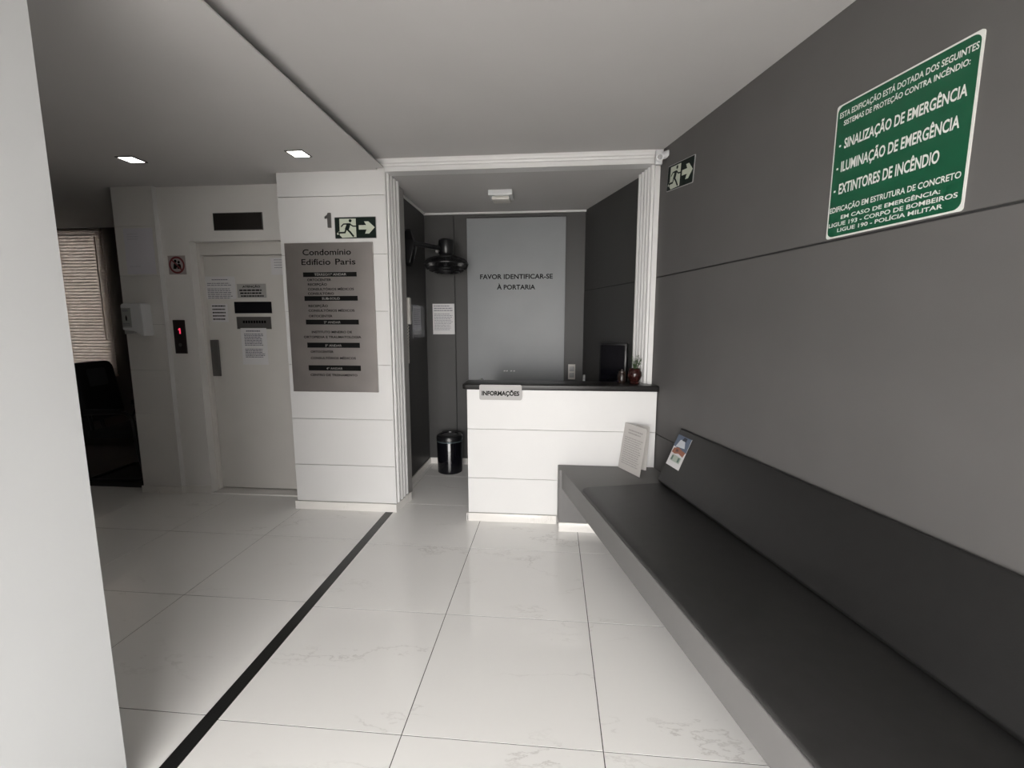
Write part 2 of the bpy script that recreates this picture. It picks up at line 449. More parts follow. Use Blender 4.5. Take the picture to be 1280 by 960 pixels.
h = bx('handle', STEELD, (-2.962, -2.890, -.028, -.012, 1.040, 1.357), leaf, bevel=.004)
for z in (1.08, 1.317): bx('handle_post', STEELD, (-2.938, -2.914, -.012, .004, z - .012, z + .012), h)

def notice(name, x0, x1, z0, z1, y, label, rz=0, m=None, tilt=0):
    t = thing(name, label, 'notice', ((x0 + x1) / 2, y, z0), rz, 'paper notices', tilt=tilt)
    w = (x1 - x0) / 2
    bx('sheet', m or PAPER, (-w, w, -.0015, 0, 0, z1 - z0), t)
    return t, w, z1 - z0
YD = 3.6985
t, w, h = notice('paper_notice', -2.995 + .02, -2.705, 1.705, 1.895, YD, 'wide paper notice at upper left of the elevator door')
print_lines(t, -w + .06, w - .06, [h - .03], .007, -.0022, GREYPRINT, 1)
print_lines(t, -w + .015, w - .01, [h - .06 - k * .0155 for k in range(9) if k != 2], .006, -.0022, GREYPRINT, 2)
t, w, h = notice('paper_notice', -2.691, -2.430, 1.715, 1.832, YD, 'grey notice with bold black text above the viewing slot', m=mat('grey_paper', (.36, .35, .34), .6))
text(t, 'ATENÇÃO', -w + .05, w - .05, h - .031, .018, -.0022, PRINT, .03)
for k in range(3): print_lines(t, -w + .02 + .006 * k, w - .012, [h - .060 - k * .024], .012, -.0022, PRINT, 5 + k)
t, w, h = notice('paper_notice', -2.940, -2.792, 1.510, 1.665, YD, 'small square notice above the elevator door handle')
print_lines(t, -w + .008, w - .008, [h - .024 - k * .028 for k in range(5)], .011, -.0022, PRINT, 9)
t, w, h = notice('paper_notice', -2.686, -2.452, 1.143, 1.458, YD - .004, 'tall printed notice below the steel plate on elevator door')
print_lines(t, -w + .05, w - .05, [h - .03], .010, -.0022, GREYPRINT, 3)
print_lines(t, -w + .03, w - .025, [h - .055 - k * .0135 for k in range(8)] + [h - .185 - k * .0135 for k in range(6)], .007, -.0022, GREYPRINT, 4)
t, w, h = notice('paper_notice', -2.372, -2.245, 1.905, 2.045, YD, 'faint notice at top right corner of the elevator door')
print_lines(t, -w + .03, w - .005, [h - .02 - k * .021 for k in range(4)], .004, -.0022, GREYPRINT, 6)
t, w, h = notice('paper_notice', -3.545, -3.285, 1.905, 2.275, 3.5545, 'large pale lilac sheet high on the pier above the dispenser', m=mat('lilac_paper', (.70, .685, .74), .6))
print_lines(t, -w + .03, -w + .13, [h - .05, h - .07, h - .09, .06], .006, -.0022, mat('pale_print', (.56, .55, .60), .6), 7)

# dark indicator panel above the door
t = thing('floor_indicator', 'dark glass floor indicator panel above the elevator door', 'panel', (-2.5625, YE, 2.254))
bx('frame', STEELD, (-.212, .212, -.008, 0, -.002, .136), t, bevel=.001, seg=1)
bx('dark_glass', mat('smoked_glass', (.022, .019, .017), .1), (-.207, .207, -.010, -.004, .003, .131), t)
# call panel
t = thing('call_panel', 'slim dark elevator call panel with a red lit digit', 'call panel', (-3.165, YE, 1.242))
bx('plate', mat('call_panel_plate', (.022, .016, .015), .3, .3), (-.052, .052, -.012, 0, 0, .285), t, bevel=.002)
pz('lit_digit', mat('red_led', (.4, .02, .04), .4, emit=(1, .06, .14), estr=.9), [(.002, .168), (.014, .168), (.014, .216), (.004, .216), (-.008, .204), (-.006, .198), (.002, .203)], -.0135, -.0115, t, label='glowing red digit')
bm = bmesh.new(); prism(bm, circle(0, .075, .014), -.0155, -.012, 'y'); obj('call_button', bm, STEELD, t)
# prohibition sign
t = thing('prohibition_sign', 'square sign with red ring and slash over dark figures', 'sign', (-3.134, YE, 1.905))
bx('plate', mat('pale_pink_plate', (.36, .32, .31), .5), (-.077, .077, -.003, 0, 0, .153), t)
bm = bmesh.new(); c = circle(0, .0765, .070, 40); ci = circle(0, .0765, .055, 40)
for k in range(40):
    k2 = (k + 1) % 40; bm.faces.new([bm.verts.new((p[0], -.0042, p[1])) for p in (c[k], c[k2], ci[k2], ci[k])])
stroke(bm, [(-.043, .119), (.043, .034)], .012, -.0046)
obj('red_ring', bm, RED, t)
bm = bmesh.new()
poly(bm, circle(-.012, .108, .013, 14), -.0036); poly(bm, circle(.018, .100, .011, 14), -.0036)
poly(bm, [(-.034, .045), (-.006, .045), (.0, .088), (-.012, .094), (-.028, .086)], -.0037)
poly(bm, [(.002, .045), (.038, .045), (.034, .080), (.020, .088), (.006, .082)], -.0038)
stroke(bm, [(-.02, .05), (.0, .064), (.03, .056)], .012, -.0039)
obj('figures', bm, PRINT, t)
# dispenser on the pier
t = thing('wall_dispenser', 'white wall dispenser with grey label and push lever', 'dispenser', (-3.455, 3.555, 1.39))
bm = bmesh.new(); prism(bm, [(-.098, .055), (.0, .045), (.06, .015), (.088, .003), (.092, .012), (.085, .265), (.07, .275), (-.085, .270), (-.098, .255)], -.095, 0, 'y')
obj('housing', bm, WPLAST, t, bevel=.006, seg=2)
lb = bx('label', mat('dispenser_label', (.36, .37, .36), .5), (-.092, -.010, -.0975, -.094, .075, .235), t)
bm = bmesh.new(); prism(bm, [(-.058, .13), (-.046, .13), (-.044, .158), (-.052, .178), (-.060, .158)], -.099, -.097, 'y'); obj('drop_mark', bm, PRINT, lb)
print_lines(lb, -.08, -.025, [.205, .215], .006, -.0982, GREYPRINT, 11)
print_lines(lb, -.085, -.015, [.092, .104], .006, -.0982, GREYPRINT, 12)
bm = bmesh.new(); prism(bm, [(-.092, .02), (-.006, .028), (-.006, .052), (-.092, .056)], -.088, -.01, 'y'); obj('push_lever', bm, GPLAST, t, bevel=.004)

# ------------------------------------------------------------------ directory column things
def exit_sign(loc, rz, label, w, h, tilt=0.0):
    t = thing('exit_sign', label, 'sign', loc, rz, 'emergency exit signs', tilt=tilt)
    pz('border', GPLAST, rrect(0, w, 0, h, .006), -.0035, 0, t)
    pz('board', SIGNDARK, rrect(.004, w - .004, .004, h - .004, .005), -.0045, -.0003, t)
    X = lambda p: (p - 625) / 420 * w
    Z = lambda p: (940 - p) / 210 * h
    q = lambda L: [(X(a), Z(b)) for a, b in L]
    sc = w / 420
    pz('door_symbol', GLOW, q([(677, 748), (842, 748), (842, 925), (700, 930), (675, 905)]), -.0052, -.0044, t)
    bm = bmesh.new(); y = -.0056
    poly(bm, circle(X(786), Z(768), 15 * sc, 16), y)
    poly(bm, q([(752, 792), (792, 792), (772, 848), (742, 858), (728, 848)]), y)
    stroke(bm, q([(778, 798), (812, 820), (850, 822)]), 12 * sc, y)
    stroke(bm, q([(768, 797), (718, 799), (694, 822)]), 12 * sc, y)
    stroke(bm, q([(742, 848), (728, 880), (664, 882)]), 16 * sc, y)
    stroke(bm, q([(752, 848), (782, 878), (812, 916)]), 18 * sc, y)
    obj('running_figure', bm, SIGNDARK, t)
    pz('foot_mark', GLOW, q([(648, 885), (668, 868), (676, 876), (664, 898), (648, 900)]), -.0052, -.0044, t)
    pz('arrow', GLOW, q([(870, 812), (946, 812), (925, 777), (968, 777), (1030, 834), (972, 893), (930, 893), (948, 854), (870, 854)]), -.0052, -.0044, t)
    return t
exit_sign((-1.626, 3.35, 2.123), 0, 'exit sign with running figure and arrow above the steel directory', .320, .157)

t = thing('wall_number', 'brushed steel number one beside the exit sign', 'number', (-1.70, 3.35, 2.205))
pz('numeral', STEELD, [(.024, 0), (.050, 0), (.050, .105), (.030, .105), (.024, .090), (.004, .078), (.004, .064), (.024, .070)], -.014, 0, t, bevel=.001)

t = thing('directory_board', 'tall brushed steel building directory with black floor bars', 'sign board', (0, 3.3495, 0))
bx('steel_sheet', STEEL, (-2.020, -1.336, -.020, -.004, .970, 2.095), t, bevel=.001, seg=1)
bx('backing', STEELD, (-1.98, -1.38, -.004, 0, 1.01, 2.05), t)
YT = -.0212
text(t, 'Condomínio', -1.878, -1.501, 2.006, .046, YT, PRINT, .012)
text(t, 'Edifício', -1.891, -1.664, 1.935, .046, YT, PRINT, .012)
text(t, 'Paris', -1.626, -1.470, 1.935, .046, YT, PRINT, .012)
for (z0, z1), s, x0, x1 in (((1.846, 1.880), 'TÉRREO/1º ANDAR', -1.795, -1.545), ((1.668, 1.704), 'SUB-SOLO', -1.745, -1.605), ((1.490, 1.527), '2º ANDAR', -1.740, -1.608),
                            ((1.313, 1.352), '3º ANDAR', -1.740, -1.608), ((1.136, 1.177), '4º ANDAR', -1.740, -1.610)):
    b = bx('floor_bar', PRINT, (-1.884, -1.465, -.0215, -.019, z0, z1), t)
    text(b, s, x0, x1, z0 + .009, .018, -.0222, mat('dull_print', (.30, .29, .28), .5), .01)
for s, x0, x1, z in (('ORTOCENTER', -1.854, -1.665, 1.816), ('RECEPÇÃO', -1.851, -1.700, 1.782), ('CONSULTÓRIOS MÉDICOS', -1.853, -1.491, 1.747), ('CONSULTÓRIO', -1.855, -1.649, 1.714),
                     ('RECEPÇÃO', -1.856, -1.702, 1.622), ('CONSULTÓRIOS MÉDICOS', -1.858, -1.494, 1.587), ('ORTOCENTER', -1.858, -1.670, 1.546),
                     ('INSTITUTO MINEIRO DE', -1.842, -1.522, 1.425), ('ORTOPEDIA E TRAUMATOLOGIA', -1.908, -1.451, 1.387),
                     ('ORTOCENTER', -1.860, -1.676, 1.274), ('CONSULTÓRIOS MÉDICOS', -1.862, -1.501, 1.225), ('CENTRO DE TREINAMENTO', -1.872, -1.495, 1.094)):
    text(t, s, x0, x1, z, .0185, YT, PRINT, .028)

# ------------------------------------------------------------------ downlights
for x, lab in ((-2.87, 'bright square downlight nearer the dark waiting room'), (-1.678, 'bright square downlight in front of the directory board')):
    t = thing('downlight', lab, 'downlight', (x, 2.998, ZL), math.radians(0), 'square ceiling downlights')
    bm = bmesh.new()
    for a in ((-.062, .062, -.062, -.052), (-.062, .062, .052, .062), (-.062, -.052, -.052, .052), (.052, .062, -.052, .052)): box(bm, *a, -.005, 0)
    obj('frame', bm, STEELD, t)
    bx('diffuser', mat('lamp_diffuser', (.9, .9, .9), .4, emit=(1, .97, .92), estr=9.0), (-.050, .050, -.050, .050, -.004, -.001), t)

# ------------------------------------------------------------------ reception desk
t = thing('reception_desk', 'white panelled reception desk with black granite counter', 'desk', (0, 0, 0))
YF = 3.25
def wx(y): return W0.x + (3.35 - y) * .246 / .969     # x of the angled wall at depth y
bm = bmesh.new(); prism(bm, [(-.622, YF + .012), (wx(YF) - .012, YF + .012), (wx(3.34) - .01, 3.34), (-.622, 3.40)], 0, 1.018); obj('desk_core', bm, JOINT, t)
zs = [.064, .339, .718, 1.018]
for a, b in zip(zs, zs[1:]):
    bm = bmesh.new(); x1 = wx(YF) - .008
    prism(bm, [(-.626, YF), (x1, YF), (x1, YF + .014), (-.626, YF + .014)], a + .0015, b - .0015)
    obj('front_panel', bm, PANEL, t, bevel=.0012)
bx('side_panel', PANEL, (-.626, -.612, YF + .014, 3.92, .0, 1.018), t)
bx('skirting', MBASE, (-.634, .044, YF - .013, YF - .0005, 0, .064), t, bevel=.001)
bx('skirting', MBASE, (-.640, -.6265, YF - .013, 3.90, 0, .064), t, bevel=.001)
bm = bmesh.new()
y0, y1 = 3.222, 3.47
out = [(-.63 - .028 * math.sin(math.pi * k / 8), (y0 + .02) + (y1 - y0 - .04) * 0 + (0 if k <= 4 else (y1 - y0 - .04)) - .02 * math.cos(math.pi * k / 8)) for k in range(9)]
out += [(.648, y1), (.705, y1 - .16 + .035), (wx(3.33) - .035, 3.338), (wx(y0) - .012, 3.338), (wx(y0) - .006, y0)]
prism(bm, out, 1.018, 1.060); obj('countertop', bm, GRANITE, t, bevel=.008, seg=3, smooth=True)
bx('work_surface', PANEL, (-.612, .52, 3.40, 3.92, .72, .75), t)

t = thing('information_sign', 'small steel plate reading INFORMAÇÕES on the counter edge', 'sign', (-.528, 3.221, .945))
pz('plate', mat('satin_plate', (.40, .39, .385), .55, .1), rrect(0, .310, 0, .112, .012), -.004, -.001, t)
text(t, 'INFORMAÇÕES', .018, .292, .034, .036, -.0052, PRINT, .04)

# monitor behind the counter
t = thing('computer_monitor', 'black computer monitor behind the reception counter', 'monitor', (.500, 3.745, .75), math.radians(-27))
bx('stand_base', BLACK, (-.09, .08, -.08, .05, 0, .014), t, bevel=.004)
bx('stand_neck', BLACK, (-.025, .025, .02, .05, .014, .34), t, bevel=.004)
bx('housing', BLACK, (-.120, .110, -.012, .035, .235, .590), t, bevel=.006)
bx('screen', BLACKG, (-.105, .095, -.014, -.011, .262, .572), t)
bm = bmesh.new(); prism(bm, circle(-.108, .250, .007, 12), -.016, -.012, 'y'); obj('power_light', bm, mat('blue_led', (.05, .1, .6), .4, emit=(.12, .25, 1), estr=6), t, label='glowing blue power light')
t = thing('desk_speaker', 'small dark grey speaker beside the monitor', 'speaker', (.36, 3.60, .75), math.radians(-15))
bm = bmesh.new(); prism(bm, rrect(-.045, .045, 0, .27, .02), -.04, .05, 'y'); obj('housing', bm, mat('speaker_grey', (.05, .05, .05), .4), t, bevel=.004)
bm = bmesh.new(); prism(bm, circle(0, .20, .028), -.043, -.0395, 'y'); obj('cone', bm, GPLAST, t)
t = thing('small_bottle', 'tiny white bottle standing behind the counter', 'bottle', (.267, 3.80, .75)); t.scale = (1.1, 1.1, 1.12)
bm = bmesh.new(); lathe(bm, [(0, 0), (.026, 0), (.028, .01), (.028, .19), (.022, .215), (.009, .235), (.009, .25), (0, .25)], 16); obj('body', bm, WPLAST, t, smooth=True)
bm = bmesh.new(); lathe(bm, [(0, .25), (.011, .25), (.010, .285), (0, .287)], 12); obj('cap', bm, GPLAST, t, smooth=True)

# wall switch plate on the alcove back wall
t = thing('switch_plate', 'pale double socket plate beside the frosted door', 'switch plate', (.198, YB, .93))
bx('plate', IVORY, (-.036, .036, -.008, 0, 0, .155), t, bevel=.003)
for z in (.018, .084): bx('socket', GPLAST, (-.024, .024, -.011, -.007, z, z + .05), t, bevel=.002)

# plant on the counter
t = thing('potted_plant', 'little green plant in a dark red glazed pot on counter', 'potted plant', (.602, 3.345, 1.060))
bm = bmesh.new(); lathe(bm, [(0, 0), (.034, 0), (.036, .008), (.030, .016), (.042, .034), (.052, .060), (.050, .085), (.040, .102), (.043, .110), (.039, .112), (.035, .103), (.0, .100)], 28)
p = obj('pot', bm, mat('oxblood_glaze', (.028, .008, .007), .2, var=.3, scale=30), t, smooth=True)
bm = bmesh.new(); lathe(bm, [(.0, .1005), (.035, .1015), (.036, .1035), (0, .106)], 20); obj('soil', bm, mat('potting_soil', (.02, .014, .01), .9), p)
rnd = random.Random(4)
bs, bl = bmesh.new(), bmesh.new()
for k in range(12):
    a = rnd.uniform(0, 6.28); rr = rnd.uniform(.012, .048); hh = rnd.uniform(.03, .115)
    top = Vector((rr * math.cos(a), rr * math.sin(a), .103 + hh))
    base = Vector((rr * .3 * math.cos(a), rr * .3 * math.sin(a), .102))
    tube(bs, [base, base.lerp(top, .5) + Vector((0, 0, .008)), top], .0016, 5)
    for j in range(6):
        f = rnd.uniform(.35, 1.0); c = base.lerp(top, f); b = rnd.uniform(0, 6.28); L = rnd.uniform(.016, .026)
        dr = Vector((math.cos(b), math.sin(b), rnd.uniform(-.1, .6))).normalized(); sd = dr.cross(Vector((0, 0, 1))).normalized() * L * .32
        nn = sd.cross(dr).normalized() * .0015
        v = [bl.verts.new(q) for q in (c, c + dr * L * .5 + sd + nn, c + dr * L, c + dr * L * .5 - sd + nn)]
        bl.faces.new(v)
obj('stems', bs, mat('stem_green', (.05, .09, .03), .6), t)
o = obj('foliage', bl, mat('leaf_green', (.05, .10, .035), .5, var=.4, scale=40), t); o['kind'] = 'stuff'
t = thing('brown_jar', 'small dark brown jar beside the potted plant', 'jar', (.515, 3.385, 1.060))
bm = bmesh.new(); lathe(bm, [(0, 0), (.028, 0), (.031, .01), (.031, .06), (.024, .075), (0, .076)], 20); obj('body', bm, mat('brown_glaze', (.02, .012, .01), .25), t, smooth=True)
bm = bmesh.new(); lathe(bm, [(.0, .076), (.025, .0765), (.025, .088), (.008, .092), (.007, .10), (0, .102)], 20); obj('lid', bm, mat('brown_glaze_lid', (.03, .018, .014), .25), t, smooth=True)

# ------------------------------------------------------------------ alcove things
t = thing('ceiling_box', 'white emergency lamp box under the alcove ceiling', 'lamp box', (-.445, 3.95, 2.592))
bx('housing', WPLAST, (-.10, .10, -.09, .09, -.045, 0), t, bevel=.006)
bx('lens', IVORY, (-.075, .075, -.07, .07, -.075, -.045), t, bevel=.01)

# wall fan
t = thing('wall_fan', 'black wall fan tilted to blow down from the dark alcove wall', 'fan', (-1.305, 4.02, 2.0))
bm = bmesh.new(); prism(bm, [(0, .0), (.045, .03), (.052, .15), (.052, .22), (.025, .30), (0, .325), (-.025, .30), (-.052, .22), (-.052, .15), (-.045, .03)], 0, 1, 'y')
for v in bm.verts: v.co = Vector((.085 * (1 - v.co.y) * (1.0 if .08 < v.co.z < .28 else .55) + .0 * v.co.y, v.co.x, v.co.z))
obj('wall_bracket', bm, BLACK, t, bevel=.006)
hub = Vector((.31, .22, .175))
bm = bmesh.new(); tube(bm, smooth_path([(.03, .0, .21), (.12, .06, .20), (.22, .15, .19), (hub.x, hub.y, .185)]), .022, 12); obj('arm', bm, BLACK, t, smooth=True)
bm = bmesh.new(); tube(bm, [(.055, .02, .165), (.062, -.035, .155)], .014, 10); obj('knob', bm, STEELD, t, smooth=True)
bm = bmesh.new(); tube(bm, [(.26, .12, .15), (.255, .09, .14)], .014, 10); obj('knob', bm, ALU, t, smooth=True)
bm = bmesh.new(); lathe(bm, [(0, .275), (.05, .272), (.068, .258), (.072, .235), (.072, .15), (.06, .128), (0, .126)], 24, hub.x, hub.y); obj('motor_housing', bm, BLACK, t, smooth=True)
bm = bmesh.new()
R = .20
prof = [(.03, .118), (.10, .112), (.16, .096), (.19, .072), (R, .045), (.19, .012), (.15, -.018), (.09, -.034), (.03, -.040)]
for k in range(96):
    a = 2 * math.pi * k / 96
    tube(bm, [(hub.x + r * math.cos(a), hub.y + r * math.sin(a), z) for r, z in prof], .003, 4)
for r, z, th in ((R, .045, .007), (.165, .093, .003), (.10, .112, .003), (.165, -.008, .003), (.12, -.028, .003), (.07, -.037, .003)):
    tube(bm, [(hub.x + r * math.cos(2 * math.pi * k / 36), hub.y + r * math.sin(2 * math.pi * k / 36), z) for k in range(36)], th, 5, True)
cg = obj('cage', bm, BLACK, t)
bm = bmesh.new(); lathe(bm, [(0, -.046), (.035, -.045), (.038, -.038), (0, -.036)], 20, hub.x, hub.y); obj('cage_badge', bm, BLACK, cg, smooth=True)
for k in range(3):
    bm = bmesh.new(); a0 = 2 * math.pi * k / 3
    for i in range(7):
        r = .03 + .145 * i / 6; wdt = .30 + .55 * math.sin(math.pi * (i + 1.5) / 8.5)
        for s_ in (-1, 1):
            a = a0 + s_ * wdt * .55
            bm.verts.new((hub.x + r * math.cos(a), hub.y + r * math.sin(a), .04 + s_ * .018))
    bm.verts.ensure_lookup_table()
    for i in range(6): bm.faces.new([bm.verts[j] for j in (2 * i, 2 * i + 1, 2 * i + 3, 2 * i + 2)])
    obj('blade', bm, mat('fan_blade_black', (.012, .012, .013), .35), t)
bm = bmesh.new(); lathe(bm, [(0, .126), (.03, .125), (.03, .02), (0, .018)], 16, hub.x, hub.y); obj('blade_hub', bm, BLACK, t, smooth=True)

# intercom handset (fixed to the alcove wall just behind the jamb)
t = thing('intercom_phone', 'ivory wall intercom handset with coiled cord beside the jamb', 'intercom', (-1.305, 3.862, 1.49), math.pi / 2)
bx('wall_base', IVORY, (-.045, .045, -.022, 0, .01, .225), t, bevel=.006)
bm = bmesh.new(); prism(bm, rrect(-.024, .024, 0, .23, .012), -.075, -.045, 'y'); hs = obj('handset', bm, IVORY, t, bevel=.006)
for z in (.002, .178): bx('handset_end', IVORY, (-.024, .024, -.050, -.022, z, z + .05), hs, bevel=.006)
bm = bmesh.new(); pts = []
for k in range(260):
    f = k / 259; a = f * 2 * math.pi * 26
    down = math.sin(math.pi * min(f * .5, .5))
    z = -.34 * (1 - abs(2 * f - 1)); x = .014 - .028 * f
    pts.append((x + .006 * math.cos(a), -.045 + .006 * math.sin(a), z))
tube(bm, pts, .0024, 5); obj('coiled_cord', bm, IVORY, t, smooth=True)

# papers in the alcove
t = thing('framed_notice', 'glossy plastic sleeve with papers on the dark alcove side wall', 'notice', (-1.305, 4.34, 1.36), math.pi / 2, 'paper notices')
bx('sleeve', mat('clear_sleeve_grey', (.16, .165, .18), .08, spec=.8), (-.20, .20, -.004, 0, 0, .31), t)
bx('sheet', mat('dim_paper', (.45, .46, .50), .3), (-.185, .06, -.0055, -.0035, .07, .30), t)
print_lines(t, -.17, .04, [.27 - .018 * k for k in range(9)], .006, -.0062, GREYPRINT, 21)
t = thing('paper_notice', 'white printed notice on the alcove back wall above the bin', 'notice', (-1.123, YB, 1.386), 0, 'paper notices')
bx('sheet', PAPER, (-.114, .114, -.003, 0, 0, .312), t)
print_lines(t, -.10, .10, [.285, .262, .240], .008, -.0038, GREYPRINT, 22)
print_lines(t, -.10, .10, [.205 - .016 * k for k in range(11)], .005, -.0038, GREYPRINT, 23)

# waste bin
t = thing('waste_bin', 'round black waste bin on the alcove floor', 'bin', (-1.028, 4.38, 0)); t.scale = (1, 1, .96)
bm = bmesh.new(); lathe(bm, [(0, 0), (.118, 0), (.124, .006), (.130, .33), (.128, .335), (.12, .335), (0, .33)], 40); obj('body', bm, BLACKG, t, smooth=True)
bm = bmesh.new(); lathe(bm, [(.128, .335), (.1335, .336), (.1335, .346), (.128, .348)], 40); obj('rim_band', bm, mat('bin_band', (.10, .13, .14), .25, .4), t, smooth=True)
bm = bmesh.new(); lathe(bm, [(.128, .347), (.132, .35), (.132, .385), (.122, .402), (.09, .408), (.088, .398), (0, .394)], 40)
ld = obj('lid', bm, BLACK, t, smooth=True)
bm = bmesh.new(); lathe(bm, [(0, .400), (.075, .402), (.08, .398), (0, .397)], 32); obj('swing_flap', bm, mat('flap_grey', (.07, .07, .075), .3), ld, smooth=True)

# ------------------------------------------------------------------ bench wall things
exit_sign((*wp(.100, 0), 2.372), ANG, 'exit sign with running figure and arrow high on the grey wall', .325, .158, tilt=math.radians(5.5))

t = thing('safety_sign', 'large green fire safety sign with white Portuguese text', 'sign', (*wp(1.437, 0), 1.828), ANG)
SW, SH = .478, .492
pz('plate', SIGNW, rrect(0, SW, 0, SH, .010), -.004, 0, t)
pz('green_field', GREEN, rrect(.006, SW - .006, .006, SH - .006, .022), -.0048, -.0035, t)
for s, u0, u1, z, h, b in (('ESTA EDIFICAÇÃO ESTÁ DOTADA DOS SEGUINTES', 1.4535, 1.906, 2.271, .0215, .018), ('SISTEMAS DE PROTEÇÃO CONTRA INCÊNDIO:', 1.474, 1.888, 2.239, .0195, .018),
                           ('SINALIZAÇÃO DE EMERGÊNCIA', 1.484, 1.890, 2.1545, .038, .022), ('ILUMINAÇÃO DE EMERGÊNCIA', 1.479, 1.879, 2.072, .040, .022), ('EXTINTORES DE INCÊNDIO', 1.478, 1.833, 1.990, .041, .022),
                           ('EDIFICAÇÃO EM ESTRUTURA DE CONCRETO', 1.4465, 1.901, 1.925, .021, .018), ('EM CASO DE EMERGÊNCIA:', 1.499, 1.848, 1.8945, .0148, .018),
                           ('LIGUE 193 - CORPO DE BOMBEIROS', 1.447, 1.8985, 1.8705, .0158, .018), ('LIGUE 190 - POLÍCIA MILITAR', 1.488, 1.860, 1.848, .0148, .018)):
    text(t, s, u0 - 1.437, u1 - 1.437, z - 1.828, h, -.0056, SIGNW, b)
bm = bmesh.new()
for u, z in ((1.466, 2.1655), (1.463, 2.083), (1.460, 2.001)):
    poly(bm, [(u - 1.437 - .004, z - 1.828), (u - 1.437 + .004, z - 1.828), (u - 1.437 + .004, z - 1.828 + .007), (u - 1.437 - .004, z - 1.828 + .007)], -.0056)
obj('bullet_marks', bm, SIGNW, t)['kind'] = 'stuff'

# security camera in the corner by the cornice
t = thing('security_camera', 'small white security camera with two lenses at the cornice corner', 'camera', (.722, 3.315, 2.61))
bx('mount', WPLAST, (-.045, .002, -.03, .0, -.048, .05), t, bevel=.008)
bm = bmesh.new(); tube(bm, [(-.02, -.022, -.002), (-.024, -.062, -.012)], .027, 16); c1 = obj('lens_barrel', bm, WPLAST, t, bevel=.004, smooth=True)
bm = bmesh.new(); tube(bm, [(-.0238, -.060, -.0115), (-.0245, -.066, -.013)], .016, 14); obj('lens', bm, BLACKG, c1)
bm = bmesh.new(); tube(bm, [(.008, -.02, .010), (.045, -.058, .012)], .024, 16); c2 = obj('lens_barrel', bm, WPLAST, t, bevel=.004, smooth=True)
bm = bmesh.new(); tube(bm, [(.044, -.057, .0118), (.0495, -.0625, .012)], .014, 14); obj('lens', bm, BLACKG, c2)

# ------------------------------------------------------------------ bench
t = thing('wall_bench', 'long grey cantilevered bench with charcoal vinyl seat and backrest', 'bench', (0, 0, 0))
UE, DF = 4.1, .683
def sfx(y): return W0.x - (DF - (3.35 - y) * .246) / .969
YBK = YF - .002
e1, e2 = wp(UE, DF), wp(UE, .004)
out = [(.050, YBK), (.058, 3.125), (sfx(3.125), 3.125), e1, e2, (wx(YBK) - .012, YBK)]
bm = bmesh.new(); prism(bm, out, .320, .461); obj('seat_slab', bm, BENCH, t, bevel=.004)
bm = bmesh.new(); prism(bm, [(.050, YBK), (.058, 3.130), (wx(3.13) - .012, 3.130), (wx(YBK) - .012, YBK)], .066, .320); obj('end_block', bm, BENCH, t)
bx('plinth', MBASE, (.060, .70, 3.118, 3.2345, 0, .066), t, bevel=.001)
# cushion and backrest live in the frame of the wall
def wallpart(name, prof, u0, u1, m, bev, seg=3):
    """profile given as (distance from wall, z), swept along the wall"""
    bm = bmesh.new(); n = len(prof)
    ra = []
    for u in (u0, u1): ra.append([bm.verts.new((*wp(u, dd), z)) for dd, z in prof])
    for k in range(n): bm.faces.new((ra[0][k], ra[0][(k + 1) % n], ra[1][(k + 1) % n], ra[1][k]))
    bm.faces.new(ra[0][::-1]); bm.faces.new(ra[1])
    return obj(name, bm, m, t, bevel=bev, seg=seg, smooth=True)
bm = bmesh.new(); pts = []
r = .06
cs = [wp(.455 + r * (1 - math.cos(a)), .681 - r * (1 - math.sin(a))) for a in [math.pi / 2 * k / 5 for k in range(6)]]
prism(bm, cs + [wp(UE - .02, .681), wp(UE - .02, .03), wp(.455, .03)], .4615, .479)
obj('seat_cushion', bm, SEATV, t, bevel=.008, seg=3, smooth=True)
wallpart('backrest', [(.004, .483), (.146, .483), (.166, .507), (.022, .834), (.004, .834)], .462, UE - .02, VINYL, .007)

# leaflet on the sloped backrest
def quad_thing(name, P, thick, label, cat, m):
    """thin rectangular sheet through four corners BL, BR, TR, TL; children are placed in its local xz plane"""
    BL, BR, TR, TL = [Vector(p) for p in P]
    ex = (BR - BL); wdt = ex.length; ex.normalize()
    up = (TL - BL); up = up - ex * up.dot(ex); hgt = up.length; up.normalize()
    ey = up.cross(ex)
    o = thing(name, label, cat)
    o.matrix_world = Matrix(((ex.x, ey.x, up.x, BL.x), (ex.y, ey.y, up.y, BL.y), (ex.z, ey.z, up.z, BL.z), (0, 0, 0, 1)))
    bx('sheet', m, (0, wdt, -thick, 0, 0, hgt), o)
    return o, wdt, hgt
def bk(u, f, off=.0035):   # point on the backrest front, f = 0 bottom .. 1 top
    sl = Vector((.168 - .146 * f, .490 + .342 * f)); nrm = Vector((.342, .146)).normalized() * off
    p = wp(u, sl.x + nrm.x); return (*p, sl.y + nrm.y)
o, w, h = quad_thing('leaflet', [bk(.478, .36), bk(.630, .36), bk(.645, .905), bk(.490, .905)], .001, 'colourful picture leaflet resting on the charcoal backrest', 'leaflet', PAPER)
y = -.0018
def patch(name, pts, col): bm = bmesh.new(); poly(bm, [(a * w, b * h) for a, b in pts], y); return obj(name, bm, mat('print_' + name, col, .5), o)
patch('blue_print', [(0, .62), (1, .55), (1, 1), (0, 1)], (.09, .12, .18))
y = -.0024
patch('white_print', [(.15, .62), (.8, .66), (.6, .92), (.3, .86)], (.55, .58, .62))
y = -.003
patch('navy_print', [(.42, .86), (.72, .86), (.72, .97), (.5, .98)], (.01, .015, .03))
patch('orange_print', [(.05, .42), (.3, .40), (.55, .45), (.9, .40), (.97, .56), (.7, .58), (.4, .63), (.1, .56)], (.26, .095, .055))
y = -.0034
patch('brown_print', [(.3, .47), (.5, .5), (.45, .56), (.3, .56)], (.10, .04, .03))
